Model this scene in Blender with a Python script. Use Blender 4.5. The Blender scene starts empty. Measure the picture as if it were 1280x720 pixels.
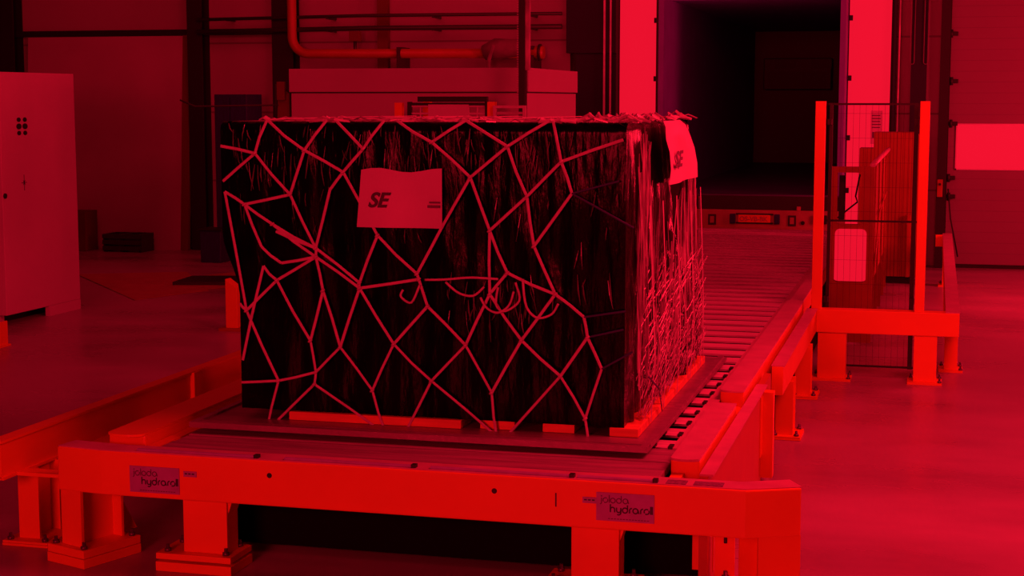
import bpy, bmesh, math, random
from mathutils import Vector, Matrix, noise
random.seed(7)
scene = bpy.context.scene
COL = scene.collection
PI = math.pi

# ------------------------------------------------------------------ materials
def mat(name, col, rough=0.5, metal=0.0, var=0.0, vscale=3.0, vstretch=(1,1,1), bump=0.0, bscale=20.0,
        bstretch=(1,1,1), spec=0.5, emit=None, estr=0.0, lines=None, rvar=0.0, alpha=None):
    """Principled material; var = noise variation of the base colour, lines = (axis, period, width, dark)."""
    m = bpy.data.materials.new(name); m.use_nodes = True
    nt = m.node_tree; N = nt.nodes; L = nt.links
    b = N['Principled BSDF']
    b.inputs['Roughness'].default_value = rough
    b.inputs['Metallic'].default_value = metal
    b.inputs['Specular IOR Level'].default_value = spec
    c4 = (*col, 1)
    tc = N.new('ShaderNodeTexCoord')
    nz = N.new('ShaderNodeTexNoise'); nz.inputs['Scale'].default_value = vscale
    nz.inputs['Detail'].default_value = 5
    mp = N.new('ShaderNodeMapping'); mp.inputs['Scale'].default_value = vstretch
    L.new(tc.outputs['Object'], mp.inputs['Vector']); L.new(mp.outputs['Vector'], nz.inputs['Vector'])
    ramp = N.new('ShaderNodeMapRange')
    ramp.inputs['From Min'].default_value = 0.3; ramp.inputs['From Max'].default_value = 0.7
    ramp.inputs['To Min'].default_value = 1 - var; ramp.inputs['To Max'].default_value = 1 + var
    L.new(nz.outputs['Fac'], ramp.inputs['Value'])
    mul = N.new('ShaderNodeVectorMath'); mul.operation = 'SCALE'
    mul.inputs[0].default_value = col
    L.new(ramp.outputs['Result'], mul.inputs['Scale'])
    out = mul.outputs['Vector']
    if lines:
        ax, per, wid, dark = lines
        sx = N.new('ShaderNodeSeparateXYZ'); L.new(tc.outputs['Object'], sx.inputs[0])
        dv = N.new('ShaderNodeMath'); dv.operation = 'DIVIDE'; dv.inputs[1].default_value = per
        L.new(sx.outputs[ax], dv.inputs[0])
        fr = N.new('ShaderNodeMath'); fr.operation = 'FRACT'; L.new(dv.outputs[0], fr.inputs[0])
        lt = N.new('ShaderNodeMath'); lt.operation = 'LESS_THAN'; lt.inputs[1].default_value = wid / per
        L.new(fr.outputs[0], lt.inputs[0])
        mr = N.new('ShaderNodeMapRange'); mr.inputs['To Min'].default_value = 1.0; mr.inputs['To Max'].default_value = dark
        L.new(lt.outputs[0], mr.inputs['Value'])
        m2 = N.new('ShaderNodeVectorMath'); m2.operation = 'SCALE'
        L.new(out, m2.inputs[0]); L.new(mr.outputs['Result'], m2.inputs['Scale'])
        out = m2.outputs['Vector']
    L.new(out, b.inputs['Base Color'])
    if rvar:
        rr = N.new('ShaderNodeMapRange'); rr.inputs['From Min'].default_value = .3; rr.inputs['From Max'].default_value = .7
        rr.inputs['To Min'].default_value = max(.02, rough - rvar); rr.inputs['To Max'].default_value = rough + rvar
        L.new(nz.outputs['Fac'], rr.inputs['Value']); L.new(rr.outputs['Result'], b.inputs['Roughness'])
    if bump:
        n2 = N.new('ShaderNodeTexNoise'); n2.inputs['Scale'].default_value = bscale; n2.inputs['Detail'].default_value = 6
        mp2 = N.new('ShaderNodeMapping'); mp2.inputs['Scale'].default_value = bstretch
        L.new(tc.outputs['Object'], mp2.inputs['Vector']); L.new(mp2.outputs['Vector'], n2.inputs['Vector'])
        bp = N.new('ShaderNodeBump'); bp.inputs['Strength'].default_value = bump; bp.inputs['Distance'].default_value = .03
        L.new(n2.outputs['Fac'], bp.inputs['Height']); L.new(bp.outputs['Normal'], b.inputs['Normal'])
    if emit:
        b.inputs['Emission Color'].default_value = (*emit, 1); b.inputs['Emission Strength'].default_value = estr
    if alpha is not None:
        b.inputs['Alpha'].default_value = alpha
    return m

RED = (1.0, 0.007, 0.033)          # overall red tint, put into every lamp and the world
DAY = (0.806, 0.0056, 0.026)       # window daylight in the red tint; also the white panels' added glow
M = {}
M['frame_shade'] = mat('shaded_orange_paint', (.42, .20, .02), .5, var=.06)  # frame orange darkened, the side plate's shade put into its colour
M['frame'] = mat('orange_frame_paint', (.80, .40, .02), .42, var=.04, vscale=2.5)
M['frame_top'] = mat('pale_frame_paint', (.54, .40, .40), .4, var=.12, vscale=6)  # paler tone for caps and top faces
M['orange'] = mat('orange_steel', (.30, .12, .02), .55, var=.12, vscale=3)
M['orange_slat'] = mat('orange_slatted_steel', (.32, .13, .02), .55, var=.1, vscale=3, lines=('X', .05, .009, .55))
M['floor'] = mat('concrete_floor', (.33, .33, .33), .32, var=.22, vscale=1.1, vstretch=(.6, 1.2, 1), bump=.06, bscale=6, rvar=.09)
M['wall'] = mat('hall_wall_panels', (.36, .33, .33), .7, var=.06, vscale=.6, lines=('Z', 1.15, .03, .55))
M['wall_door'] = mat('ribbed_door_panels', (.19, .18, .18), .6, var=.05, vscale=.6, lines=('Z', .16, .012, .86))
M['ceiling'] = mat('ceiling_sheet', (.1, .1, .1), .8)
M['board'] = mat('pale_board', (.42, .38, .38), .7, var=.08, vscale=.8)
M['edge'] = mat('brown_edge', (.14, .08, .03), .7)
M['black'] = mat('black_steel', (.006, .006, .008), .5)
M['soft_black'] = mat('black_rubber', (.006, .005, .03), .7, var=.2)
M['column'] = mat('dark_column', (.007, .007, .012), .6)
M['navy'] = mat('navy_plastic', (.012, .012, .12), .5, var=.3, vscale=8, vstretch=(6, 6, .6))
M['white'] = mat('white_glow_panel', (.05, .05, .05), .6, emit=DAY, estr=.97)  # added glow keeps the panels evenly bright; they are no lamps
M['window'] = mat('bright_window', (.05, .05, .05), .4, emit=DAY, estr=.97)
M['trailer_in'] = mat('trailer_lining', (.16, .12, .55), .5, var=.1)
M['trailer_front'] = mat('trailer_bulkhead', (.020, .012, .03), .5)
M['trailer_floor'] = mat('trailer_deck', (.07, .05, .2), .4, var=.15)
M['trailer_dark'] = mat('trailer_dark', (.012, .01, .012), .5)
M['bumper'] = mat('bumper_paint', (.36, .24, .13), .45, var=.12, vscale=6)
M['plate_o'] = mat('orange_plate', (.75, .30, .02), .4)
M['grey'] = mat('grey_sign', (.36, .36, .62), .45, var=.12, vscale=12)
M['ink'] = mat('dark_ink', (.035, .02, .05), .5)
M['ink_pale'] = mat('faint_ink', (.11, .06, .12), .5)
M['steel'] = mat('bright_steel', (.62, .62, .62), .33, metal=.2, var=.15, vscale=9, vstretch=(.3, 3, 1))
M['roller'] = mat('steel_roller', (.04, .035, .04), .5, metal=.25, var=.12, vscale=5, vstretch=(.4, 4, 4))
M['plates'] = mat('steel_cover', (.66, .60, .62), .5, metal=.1, var=.22, vscale=5, vstretch=(.4, 5, 1), bump=.1, bscale=14)
M['cover'] = mat('dark_cover', (.32, .28, .30), .5, metal=.1, var=.3, vscale=5, vstretch=(.4, 5, 1), bump=.1, bscale=14)  # darker tone for the cover plates by the end beam
M['void'] = mat('underbed_black', (.002, .002, .002), .8, spec=.1)  # near-black standing for the shade under the bed
M['pallet'] = mat('aluminium_sheet', (.30, .26, .28), .4, metal=.35, var=.2, vscale=5, vstretch=(.4, 5, 1), bump=.08)
M['wood'] = mat('timber', (.75, .36, .08), .6, var=.15, vscale=9, vstretch=(.4, 3, 3))
M['net'] = mat('net_webbing', (.57, .52, .52), .55, var=.10, vscale=20)
M['net_dark'] = mat('dark_webbing', (.02, .02, .16), .6)
M['wrap'] = mat('black_film', (.0025, .002, .0025), .17, var=.5, vscale=6, bump=.6, bscale=5, bstretch=(1.6, 1.2, .35), spec=.09)
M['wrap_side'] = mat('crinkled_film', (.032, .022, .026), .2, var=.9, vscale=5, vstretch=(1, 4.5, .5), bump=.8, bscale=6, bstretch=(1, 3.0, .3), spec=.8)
M['film'] = mat('pale_film', (.38, .34, .34), .3, var=.7, vscale=5, vstretch=(1, 3, .6), spec=.7)  # on the side strands, its paleness stands in for glints on the wrap
M['glint_thin'] = mat('thin_glint_film', (.20, .17, .18), .3, var=.8, vscale=6, spec=.7)  # pale colour standing in for fine glints on the creased side
M['glint_dim'] = mat('dull_glint_film', (.12, .09, .11), .25, var=.6, vscale=7, spec=.7)  # colour standing in for reflections on the front film
M['paper'] = mat('white_label', (.58, .56, .56), .5, var=.05)
M['cabinet'] = mat('cabinet_paint', (.64, .62, .62), .5, var=.05, vscale=1.2)
M['encl'] = mat('enclosure_panel', (.43, .41, .41), .5, var=.04, vscale=1.2)
M['pipe'] = mat('painted_pipe', (.36, .14, .03), .4, var=.1)
M['cloth'] = mat('grey_cloth', (.20, .16, .17), .8, var=.2, vscale=8)
M['card'] = mat('brown_card', (.10, .06, .03), .8, var=.15)
M['sheet'] = mat('floor_sheet', (.34, .20, .10), .6, var=.12)
M['conduit'] = mat('dull_conduit', (.03, .025, .03), .5)
M['chrome'] = mat('worn_bolt', (.14, .11, .17), .35, metal=.5)
M['grip'] = mat('grip_tape', (.20, .18, .24), .8, var=.4, vscale=60)

# ------------------------------------------------------------------ mesh helpers (world coordinates)
class MB:
    def __init__(s): s.bm = bmesh.new()
    def face(s, pts, smooth=False):
        f = s.bm.faces.new([s.bm.verts.new(p) for p in pts]); f.smooth = smooth; return f
    def box(s, x0, x1, y0, y1, z0, z1, bev=0.0):
        g = bmesh.ops.create_cube(s.bm, size=1)['verts']
        for v in g:
            v.co = Vector(((x0+x1)/2 + v.co.x*(x1-x0), (y0+y1)/2 + v.co.y*(y1-y0), (z0+z1)/2 + v.co.z*(z1-z0)))
        if bev:
            es = {e for v in g for e in v.link_edges}
            bmesh.ops.bevel(s.bm, geom=list(es), offset=bev, segments=2, affect='EDGES', profile=.6)
        return s
    def obox(s, c, ang, x0, x1, y0, y1, z0, z1, bev=0.0):
        """box in a frame turned by ang about z at c"""
        n0 = set(s.bm.verts); s.box(x0, x1, y0, y1, z0, z1, bev)
        mt = Matrix.Translation(c) @ Matrix.Rotation(ang, 4, 'Z')
        for v in s.bm.verts:
            if v not in n0: v.co = mt @ v.co
        return s
    def prism(s, pts, z0, z1):
        lo = [s.bm.verts.new((p[0], p[1], z0)) for p in pts]; hi = [s.bm.verts.new((p[0], p[1], z1)) for p in pts]
        n = len(pts)
        s.bm.faces.new(hi); s.bm.faces.new(lo[::-1])
        for i in range(n): s.bm.faces.new((lo[i], lo[(i+1) % n], hi[(i+1) % n], hi[i]))
        return s
    def prism_x(s, pts, x0, x1):
        """profile in (y, z) swept along x"""
        lo = [s.bm.verts.new((x0, *p)) for p in pts]; hi = [s.bm.verts.new((x1, *p)) for p in pts]
        n = len(pts)
        s.bm.faces.new(hi); s.bm.faces.new(lo[::-1])
        for i in range(n): s.bm.faces.new((lo[i], lo[(i+1) % n], hi[(i+1) % n], hi[i]))
        return s
    def prism_y(s, pts, y0, y1):
        lo = [s.bm.verts.new((p[0], y0, p[1])) for p in pts]; hi = [s.bm.verts.new((p[0], y1, p[1])) for p in pts]
        n = len(pts)
        s.bm.faces.new(lo); s.bm.faces.new(hi[::-1])
        for i in range(n): s.bm.faces.new((lo[(i+1) % n], lo[i], hi[i], hi[(i+1) % n]))
        return s
    def tube(s, pts, r, n=10, caps=True):
        pts = [Vector(p) for p in pts]; rings = []
        up = None
        for i, p in enumerate(pts):
            a = pts[max(i-1, 0)]; b = pts[min(i+1, len(pts)-1)]
            t = (b-a).normalized()
            if up is None:
                up = Vector((0, 0, 1)) if abs(t.z) < .9 else Vector((1, 0, 0))
            side = t.cross(up).normalized(); up = side.cross(t).normalized()
            rr = r[i] if isinstance(r, (list, tuple)) else r
            rings.append([s.bm.verts.new(p + rr*(math.cos(2*PI*k/n)*side + math.sin(2*PI*k/n)*up)) for k in range(n)])
        for a, b in zip(rings, rings[1:]):
            for k in range(n):
                f = s.bm.faces.new((a[k], a[(k+1) % n], b[(k+1) % n], b[k])); f.smooth = n > 5
        if caps and n > 2:
            s.bm.faces.new(rings[0][::-1]); s.bm.faces.new(rings[-1])
        return s
    def ribbon(s, pts, w, nrm, th=.006):
        """flat strap of width w lying across nrm along pts"""
        pts = [Vector(p) for p in pts]; nrm = Vector(nrm).normalized(); rows = []
        for i, p in enumerate(pts):
            t = (pts[min(i+1, len(pts)-1)] - pts[max(i-1, 0)]).normalized()
            sd = t.cross(nrm).normalized()
            ww = w[i] if isinstance(w, (list, tuple)) else w
            rows.append([s.bm.verts.new(p + sd*ww/2), s.bm.verts.new(p + sd*ww/4 + nrm*th), s.bm.verts.new(p - sd*ww/4 + nrm*th), s.bm.verts.new(p - sd*ww/2)])
        for a, b in zip(rows, rows[1:]):
            for k in range(3): s.bm.faces.new((a[k], a[k+1], b[k+1], b[k]))
        return s
    def build(s, name, m, parent=None, smooth=False, bevel=0.0):
        me = bpy.data.meshes.new(name)
        o0 = Vector((0, 0, 0))
        if parent is not None:
            p = parent
            while p is not None: o0 += p.location; p = p.parent
        else:
            vs = [v.co for v in s.bm.verts]
            o0 = Vector(((min(v.x for v in vs)+max(v.x for v in vs))/2, (min(v.y for v in vs)+max(v.y for v in vs))/2, min(v.z for v in vs)))
        for v in s.bm.verts: v.co -= o0
        bmesh.ops.recalc_face_normals(s.bm, faces=s.bm.faces[:])
        if smooth:
            for f in s.bm.faces: f.smooth = True
        s.bm.to_mesh(me); s.bm.free(); me.materials.append(m)
        ob = bpy.data.objects.new(name, me); COL.objects.link(ob)
        if parent is not None: ob.parent = parent
        else: ob.location = o0
        if bevel:
            bv = ob.modifiers.new('bevel', 'BEVEL'); bv.width = bevel; bv.segments = 2; bv.limit_method = 'ANGLE'
        return ob

def thing(name, label, cat, loc=(0, 0, 0), group=None):
    o = bpy.data.objects.new(name, None); o.location = loc; o.empty_display_size = .2; COL.objects.link(o)
    o['label'] = label; o['category'] = cat
    if group: o['group'] = group
    return o
def tag(o, label, cat, group=None):
    o['label'] = label; o['category'] = cat
    if group: o['group'] = group
    return o
def struct(o): o['kind'] = 'structure'; return o
def plabel(o, label): o['label'] = label; return o
def copy_tree(o, loc=None, parent=None):
    c = o.copy(); COL.objects.link(c)
    if loc is not None: c.location = loc
    if parent is not None: c.parent = parent
    for ch in list(o.children): copy_tree(ch, None, c)
    return c
def bx(x0, x1, y0, y1, z0, z1, bev=0.0): return MB().box(x0, x1, y0, y1, z0, z1, bev)

# ------------------------------------------------------------------ round stroke lettering (the maker's nameplate)
def arc(cx, cy, r, a0, a1, n=18):
    return [(cx + r*math.cos(math.radians(a0+(a1-a0)*i/n)), cy + r*math.sin(math.radians(a0+(a1-a0)*i/n))) for i in range(n+1)]
def glyph(ch):
    r = .42; ring = [arc(.5, .42, r, 0, 360, 28)]
    if ch == 'o': return ring, 1.0
    if ch == 'O': return [arc(.5, .42, r, 55, 215), arc(.5, .42, r, 235, 395)], 1.0
    if ch == 'l': return [[(.12, 0), (.12, 1.35)]], .24
    if ch == 'd': return ring + [[(.92, .42), (.92, 1.35)]], 1.08
    if ch == 'a': return ring + [[(.86, .66), (1.08, 0)]], 1.18
    if ch == 'h': return [[(.12, 0), (.12, 1.35)], [(.12, .4)] + arc(.48, .47, .36, 180, 0) + [(.84, 0)]], .98
    if ch == 'y': return [[(.12, .84), (.12, .38)] + arc(.48, .38, .36, 180, 360) + [(.84, .84)], [(.84, .5), (.84, 0)] + arc(.46, 0, .38, 0, -130)], .98
    if ch == 'r': return [[(.12, 0), (.12, .45)] + arc(.50, .46, .38, 180, 85, 10)], .58
    if ch == 'j': return [[(.30, .84), (.30, 0)] + arc(.0, 0, .30, 0, -80, 8), arc(.30, 1.14, .05, 0, 360, 8)], .46
    return [], .4
def stroke_text(mb, text, origin, xdir, zdir, size, w, nrm):
    o = Vector(origin); x = Vector(xdir); z = Vector(zdir); cur = 0
    for ch in text:
        strokes, adv = glyph(ch)
        for st in strokes:
            mb.ribbon([o + x*(cur+p[0])*size + z*p[1]*size for p in st], w, nrm, .0015)
        cur += adv*1.06
    return cur*size
def font_text(text, size, m, name, parent, origin, rot, shear=0.0, bold=0.0):
    cu = bpy.data.curves.new(name, 'FONT'); cu.body = text; cu.size = size; cu.shear = shear; cu.offset = bold; cu.extrude = .001
    tmp = bpy.data.objects.new('tmp', cu); COL.objects.link(tmp)
    bpy.context.view_layer.update()
    me = bpy.data.meshes.new_from_object(tmp.evaluated_get(bpy.context.evaluated_depsgraph_get()))
    bpy.data.objects.remove(tmp); bpy.data.curves.remove(cu)
    mt = Matrix.Translation(origin) @ rot
    p = parent; o0 = Vector((0, 0, 0))
    while p is not None: o0 += p.location; p = p.parent
    me.transform(Matrix.Translation(-o0) @ mt)
    me.materials.clear(); me.materials.append(m)
    ob = bpy.data.objects.new(name, me); COL.objects.link(ob); ob.parent = parent
    return ob
FRONT = Matrix.Rotation(PI/2, 4, 'X')                         # text read from -y
SIDE = Matrix.Rotation(PI/2, 4, 'Z') @ Matrix.Rotation(PI/2, 4, 'X')   # text read from +x

# ================================================================== THE HALL
WY = 25.0
struct(bx(-24, 9, -8, 40, -.2, 0).build('floor', M['floor']))
wb = MB()
wb.box(-24, -5.65, WY, WY+.25, 0, 8); wb.box(-.62, .16, WY, WY+.25, 0, 8)
wb.box(-5.65, -.62, WY, WY+.25, 5.2, 8); wb.box(.16, 5.0, WY, WY+.25, 5.2, 8); wb.box(5.0, 9, WY, WY+.25, 0, 8)
struct(wb.build('wall_back', M['wall']))
struct(bx(-24.2, -24, -8, WY, 0, 8).build('wall_left', M['wall']))
struct(bx(9, 9.2, -8, WY, 0, 8).build('wall_right', M['wall']))
struct(bx(-24, 9, -8, WY, 8, 8.2).build('ceiling', M['ceiling']))
# black steel columns and purlins against the back wall
n = 1
for x0, x1 in ((-15.75, -15.38), (-12.12, -11.86), (-10.6, -10.24), (-8.84, -8.66)):
    thin = x1 - x0 < .2
    c = MB()
    if thin: c.box(x0, x1, WY-.12, WY-.005, 0, 7.9)
    else:
        c.box(x0, x1, WY-.32, WY-.29, 0, 7.9); c.box((x0+x1)/2-.02, (x0+x1)/2+.02, WY-.29, WY-.03, 0, 7.9); c.box(x0, x1, WY-.035, WY-.005, 0, 7.9)
    struct(c.build('trim_%d' % n, M['edge'] if thin else M['column'])); n += 1
struct(bx(-24, -10.6, WY-.09, WY-.005, 3.60, 3.70).build('trim_%d' % n, M['column'])); n += 1
# dock frame in black around the opening
struct(bx(-5.65, -4.86, WY-.30, WY-.005, 3.25, 7.9).build('trim_%d' % n, M['soft_black'])); n += 1
struct(bx(-5.50, -4.86, WY-.26, WY-.005, 0, 3.25).build('trim_%d' % n, M['soft_black'])); n += 1
for xa, xb in ((-5.05, -5.02), (-4.95, -4.925)):
    struct(bx(xa, xb, WY-.33, WY-.30, 0, 7.9).build('trim_%d' % n, M['steel'])); n += 1
struct(bx(-4.26, -4.14, WY-.1, WY+.1, 0, 5.2).build('trim_%d' % n, M['trailer_dark'])); n += 1
struct(bx(-.66, -.62, WY-.16, WY-.005, 0, 7.9).build('trim_%d' % n, M['soft_black'])); n += 1
struct(bx(-.585, -.565, WY-.18, WY-.02, 0, 7.9).build('trim_%d' % n, M['film'])); n += 1
struct(bx(-.40, -.17, WY-.20, WY-.005, 0, 7.9).build('trim_%d' % n, M['soft_black'])); n += 1
struct(bx(.02, .16, WY-.14, WY-.005, 0, 7.9).build('trim_%d' % n, M['column'])); n += 1
# white panels either side of the trailer, their brightness given by emission
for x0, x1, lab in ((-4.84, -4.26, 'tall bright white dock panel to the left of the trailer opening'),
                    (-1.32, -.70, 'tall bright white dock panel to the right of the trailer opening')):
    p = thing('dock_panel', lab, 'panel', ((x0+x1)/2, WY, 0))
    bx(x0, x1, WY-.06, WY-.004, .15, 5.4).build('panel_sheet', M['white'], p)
    for zz in (1.15, 1.95, 2.85, 3.75):
        q = x1-.01 if x0 < -3 else x0+.02
        bx(q-.03, q+.03, WY-.085, WY-.06, zz-.04, zz+.04, .006).build('hinge', M['column'], p)
    if x0 > -3:
        nt_ = MB()
        nt_.box(-.97, -.80, WY-.066, WY-.060, 1.86, 2.36)
        s_ = nt_.build('notice', M['paper'], p)
        k_ = MB()
        for i in range(5): k_.box(-.95, -.83+.01*(i % 2), WY-.070, WY-.066, 2.28-i*.045, 2.295-i*.045)
        k_.box(-.94, -.84, WY-.070, WY-.066, 1.95, 2.04)
        k_.build('notice_print', M['ink_pale'], s_)
# sectional door on the right with its window
d = struct(bx(.17, 5.0, WY-.02, WY+.06, .06, 5.3).build('door_1', M['wall_door']))
struct(bx(.17, 5.0, WY+.0, WY+.05, 0, .06).build('door_1_seal', M['black'], d))
w = MB(); w.box(.30, 2.6, WY-.03, WY-.02, 1.50, 2.15)
w1 = struct(w.build('window_1', M['window']))
w = MB()
for a in ((.28, .30, 1.48, 2.17), (2.6, 2.62, 1.48, 2.17), (.28, 2.62, 1.48, 1.50), (.28, 2.62, 2.15, 2.17)): w.box(a[0], a[1], WY-.04, WY-.02, a[2], a[3])
struct(w.build('window_1_frame', M['cabinet'], w1))
for k, (x, z) in enumerate(((.17, 3.50), (.19, 2.80), (.20, 2.17), (.19, 1.36), (.2, 1.08), (.22, .06))):
    h = MB(); h.box(x-.05, x+.10, WY-.09, WY-.02, z-.03, z+.03, .008); h.tube([(x+.0, WY-.1, z-.06), (x+.0, WY-.1, z+.06)], .025, 10)
    tag(h.build('door_roller_hinge', M['column']), ('topmost black roller hinge on the left edge of the sectional door', 'second black roller hinge from the top on the sectional door edge',
        'black roller hinge level with the bright window on the sectional door', 'black roller hinge just below the bright window on the sectional door',
        'black roller hinge near the slanted cord on the sectional door', 'lowest black roller hinge near the floor on the sectional door')[k], 'hinge', 'hinges down the edge of the sectional door')
# hanging control cables, the two loops against the black column
for x, zb, lab in ((-.386, 3.05, 'thin hanging cable loop on the left edge of the black column'), (-.19, 3.05, 'thin hanging cable loop on the right edge of the black column')):
    pts = [(x-.03, WY-.22, 7.99), (x-.03, WY-.22, zb+.05)] + [(x+.03*math.cos(a), WY-.22, zb+.03*math.sin(a)+.03) for a in [PI+PI*i/8 for i in range(9)]] + [(x+.03, WY-.22, zb+.05), (x+.03, WY-.22, 7.99)]
    tag(MB().tube(pts, .006, 6).build('hanging_cable', M['cloth']), lab, 'cable')
tag(MB().tube([(.19, WY-.15, 1.2), (.24, WY-.15, .75), (.36, WY-.13, .18)], .012, 6).build('pull_cord', M['column']), 'dark cord hanging slanted across the lower left of the sectional door', 'cord')
c = thing('control_box', 'small dull red box on the wall left of the sectional door', 'box', (.06, WY-.14, 1.1))
bx(.03, .11, WY-.24, WY-.14, 1.08, 1.34, .006).build('housing', M['orange'], c)
MB().tube([(.07, WY-.24, 1.27), (.07, WY-.26, 1.27)], .018, 12).build('button', M['column'], c)
# back wall pipework
pp = thing('wall_pipe', 'painted pipe coming down and running along the back wall to a wrapped end', 'pipe', (-9.96, WY-.2, 3.2))
Y = WY-.42
pts = [(-10.20, Y, 8.0), (-10.20, Y, 3.55)] + [(-9.92+.28*math.cos(a), Y, 3.55+.28*math.sin(a)) for a in [PI+PI/2*i/8 for i in range(1, 9)]] + [(-6.35, Y, 3.25)]
MB().tube(pts, .075, 16).build('pipe', M['pipe'], pp)
MB().tube([(-6.95, Y, 3.26), (-6.75, Y, 3.32), (-6.4, Y-.02, 3.33), (-6.2, Y, 3.26)], [.12, .17, .14, .1], 14).build('cloth_wrap', M['cloth'], pp)
MB().ribbon([(-6.75, Y-.17, 3.38), (-6.82, Y-.18, 3.15), (-6.84, Y-.17, 2.98)], .06, (0, -1, 0), .01).build('cloth_end', M['cloth'], pp)
MB().tube([(-6.2, Y, 3.26), (-5.98, Y, 3.26)], [.1, .1], 16).build('end_cap', M['pipe'], pp)
MB().tube([(-6.06, Y, 3.26), (-6.02, Y, 3.26)], .13, 16).build('flange', M['conduit'], pp)
for x in (-8.35, -6.15):
    bx(x-.03, x+.03, Y-.09, WY-.01, 3.0, 3.36).build('bracket', M['conduit'], pp)
for z, x0, x1, lab in ((3.86, -11.9, -5.7, 'upper thin conduit running along the back wall'), (3.66, -11.9, -5.7, 'lower dark conduit running along the back wall')):
    cd = thing('conduit', lab, 'pipe', (-8.5, WY-.1, z))
    MB().tube([(x0, WY-.38, z-.02), (-9.0, WY-.38, z+.01), (x1, WY-.38, z)], .028 if z > 3.7 else .04, 10).build('tube', M['conduit'], cd)
    for x in (-11.4, -9.6, -7.8, -6.2): bx(x-.02, x+.02, WY-.40, WY-.01, z-.04, z+.0).build('clip', M['conduit'], cd)
jb = thing('junction_box', 'small junction box under the lower conduit above the long white enclosure', 'box', (-9.1, WY-.4, 3.3))
bx(-9.2, -9.02, WY-.47, WY-.36, 3.46, 3.62, .008).build('housing', M['edge'], jb)
MB().tube([(-9.11, WY-.42, 3.46), (-9.11, WY-.42, 3.2)], .03, 8).build('tube', M['conduit'], jb)
# pale board leaning on the wall, and what stands around it
b = MB(); b.prism_x([(WY-.42, 0), (WY-.38, 0), (WY-.105, 3.59), (WY-.145, 3.59)], -15.2, -12.27)
wbd = thing('wall_board', 'very large plain pale board leaning against the back wall', 'board', (-13.7, WY-.4, 0))
b.build('panel', M['board'], wbd)
b = MB(); b.prism_x([(WY-.44, 0), (WY-.37, 0), (WY-.10, 3.60), (WY-.17, 3.60)], -12.27, -12.13)
b.build('edge_batten', M['edge'], wbd)
ct = thing('carton', 'brown cardboard carton on the floor by the back wall beside the tall pale cabinet', 'carton', (-14.0, 24.2, 0))
bx(-14.15, -13.72, 24.0, 24.4, 0, .66, .01).build('box_body', M['card'], ct)
bx(-14.15, -13.95, 24.0, 24.4, .66, .67).build('flap', M['card'], ct); bx(-13.92, -13.72, 24.0, 24.4, .66, .67).build('flap', M['card'], ct)
cr = thing('crate', 'low dark slatted crate on the floor in front of the pale board', 'crate', (-13.0, 24.3, 0))
k = MB()
for z in (.03, .13, .23):
    bx(-13.42, -12.72, 24.0, 24.03, z, z+.07).build('slat', M['conduit'], cr); bx(-13.42, -12.72, 24.45, 24.48, z, z+.07).build('slat', M['conduit'], cr)
for x in (-13.42, -13.1, -12.76): bx(x, x+.05, 24.03, 24.45, 0, .30).build('crossbar', M['conduit'], cr)
bn = thing('bin', 'small black bin on the floor just left of the wrapped cargo', 'bin', (-10.9, 22.95, 0))
MB().prism_y([(-11.05, 0), (-10.71, 0), (-10.70, .50), (-11.06, .50)], 22.8, 23.15).build('bin_body', M['navy'], bn, bevel=.01)
bx(-11.08, -10.68, 22.78, 23.17, .50, .53, .008).build('rim', M['black'], bn)
dc = thing('dark_cabinet', 'tall dark cabinet showing above the back left corner of the cargo', 'cabinet', (-10.9, 24.0, 0))
bx(-11.19, -10.63, 23.7, 24.3, .04, 2.61, .01).build('cabinet_body', M['navy'], dc)
bx(-11.17, -10.92, 23.68, 23.70, .1, 2.57).build('door', M['navy'], dc)
bx(-10.90, -10.65, 23.68, 23.70, .1, 2.57).build('door', M['navy'], dc)
s = MB(); s.box(-11.0, -10.5, 23.9, 24.2, 0, .04); s.build('plinth', M['black'], dc)
sh = [((-12.0, 20.7), (-9.75, 18.2), (-9.3, 19.4), (-10.6, 21.4), 'large flat brown sheet lying on the floor right of the tall pale cabinet', 'sheet', M['sheet'], .012),
      ((-10.55, 20.0), (-9.35, 19.5), (-8.6, 21.0), (-9.9, 21.5), 'smaller brown sheet on the floor overlapping toward the cargo', 'sheet', M['sheet'], .016)]
for a, b_, c_, d_, lab, cat, m_, th_ in sh:
    tag(MB().prism([a, b_, c_, d_], .002, th_).build('floor_sheet', m_), lab, cat)
tag(MB().prism([(-10.0, 19.75), (-8.6, 20.1), (-8.7, 20.9), (-10.1, 20.55)], .017, .06).build('rubber_strip', M['black'], None), 'flat black strip on the floor sheets left of the cargo', 'strip')

# ================================================================== TALL PALE CABINET AT THE LEFT
cb = thing('tall_cabinet', 'tall pale steel cabinet with a small dark dotted emblem on its side', 'cabinet', (-10.7, 16.5, 0))
bx(-11.4, -10.0, 15.72, 17.32, .12, 2.83, .008).build('cabinet_body', M['cabinet'], cb)
bx(-10.06, -10.0, 16.62, 17.32, 0, .12).build('foot_plate', M['cabinet'], cb)
bx(-11.4, -10.1, 15.74, 15.82, 0, .12).build('foot_plate', M['cabinet'], cb)
bx(-11.35, -10.25, 15.85, 17.25, 0, .12).build('plinth', M['black'], cb)
em = MB()
for i in range(2):
    for j in range(3):
        y = 16.095 + i*.125; z = 2.15 + j*.075; hh = .034 if j == 1 else .026
        em.prism_x([(y+hh*1.55*math.cos(2*PI*q/10), z+hh*math.sin(2*PI*q/10)) for q in range(10)], -10.0, -9.996)
em.build('emblem', M['black'], cb)
sc = MB(); sc.box(-10.0, -9.997, 16.162, 16.168, 1.50, 1.68); sc.box(-10.0, -9.997, 16.11, 16.22, 1.587, 1.593)
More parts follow.
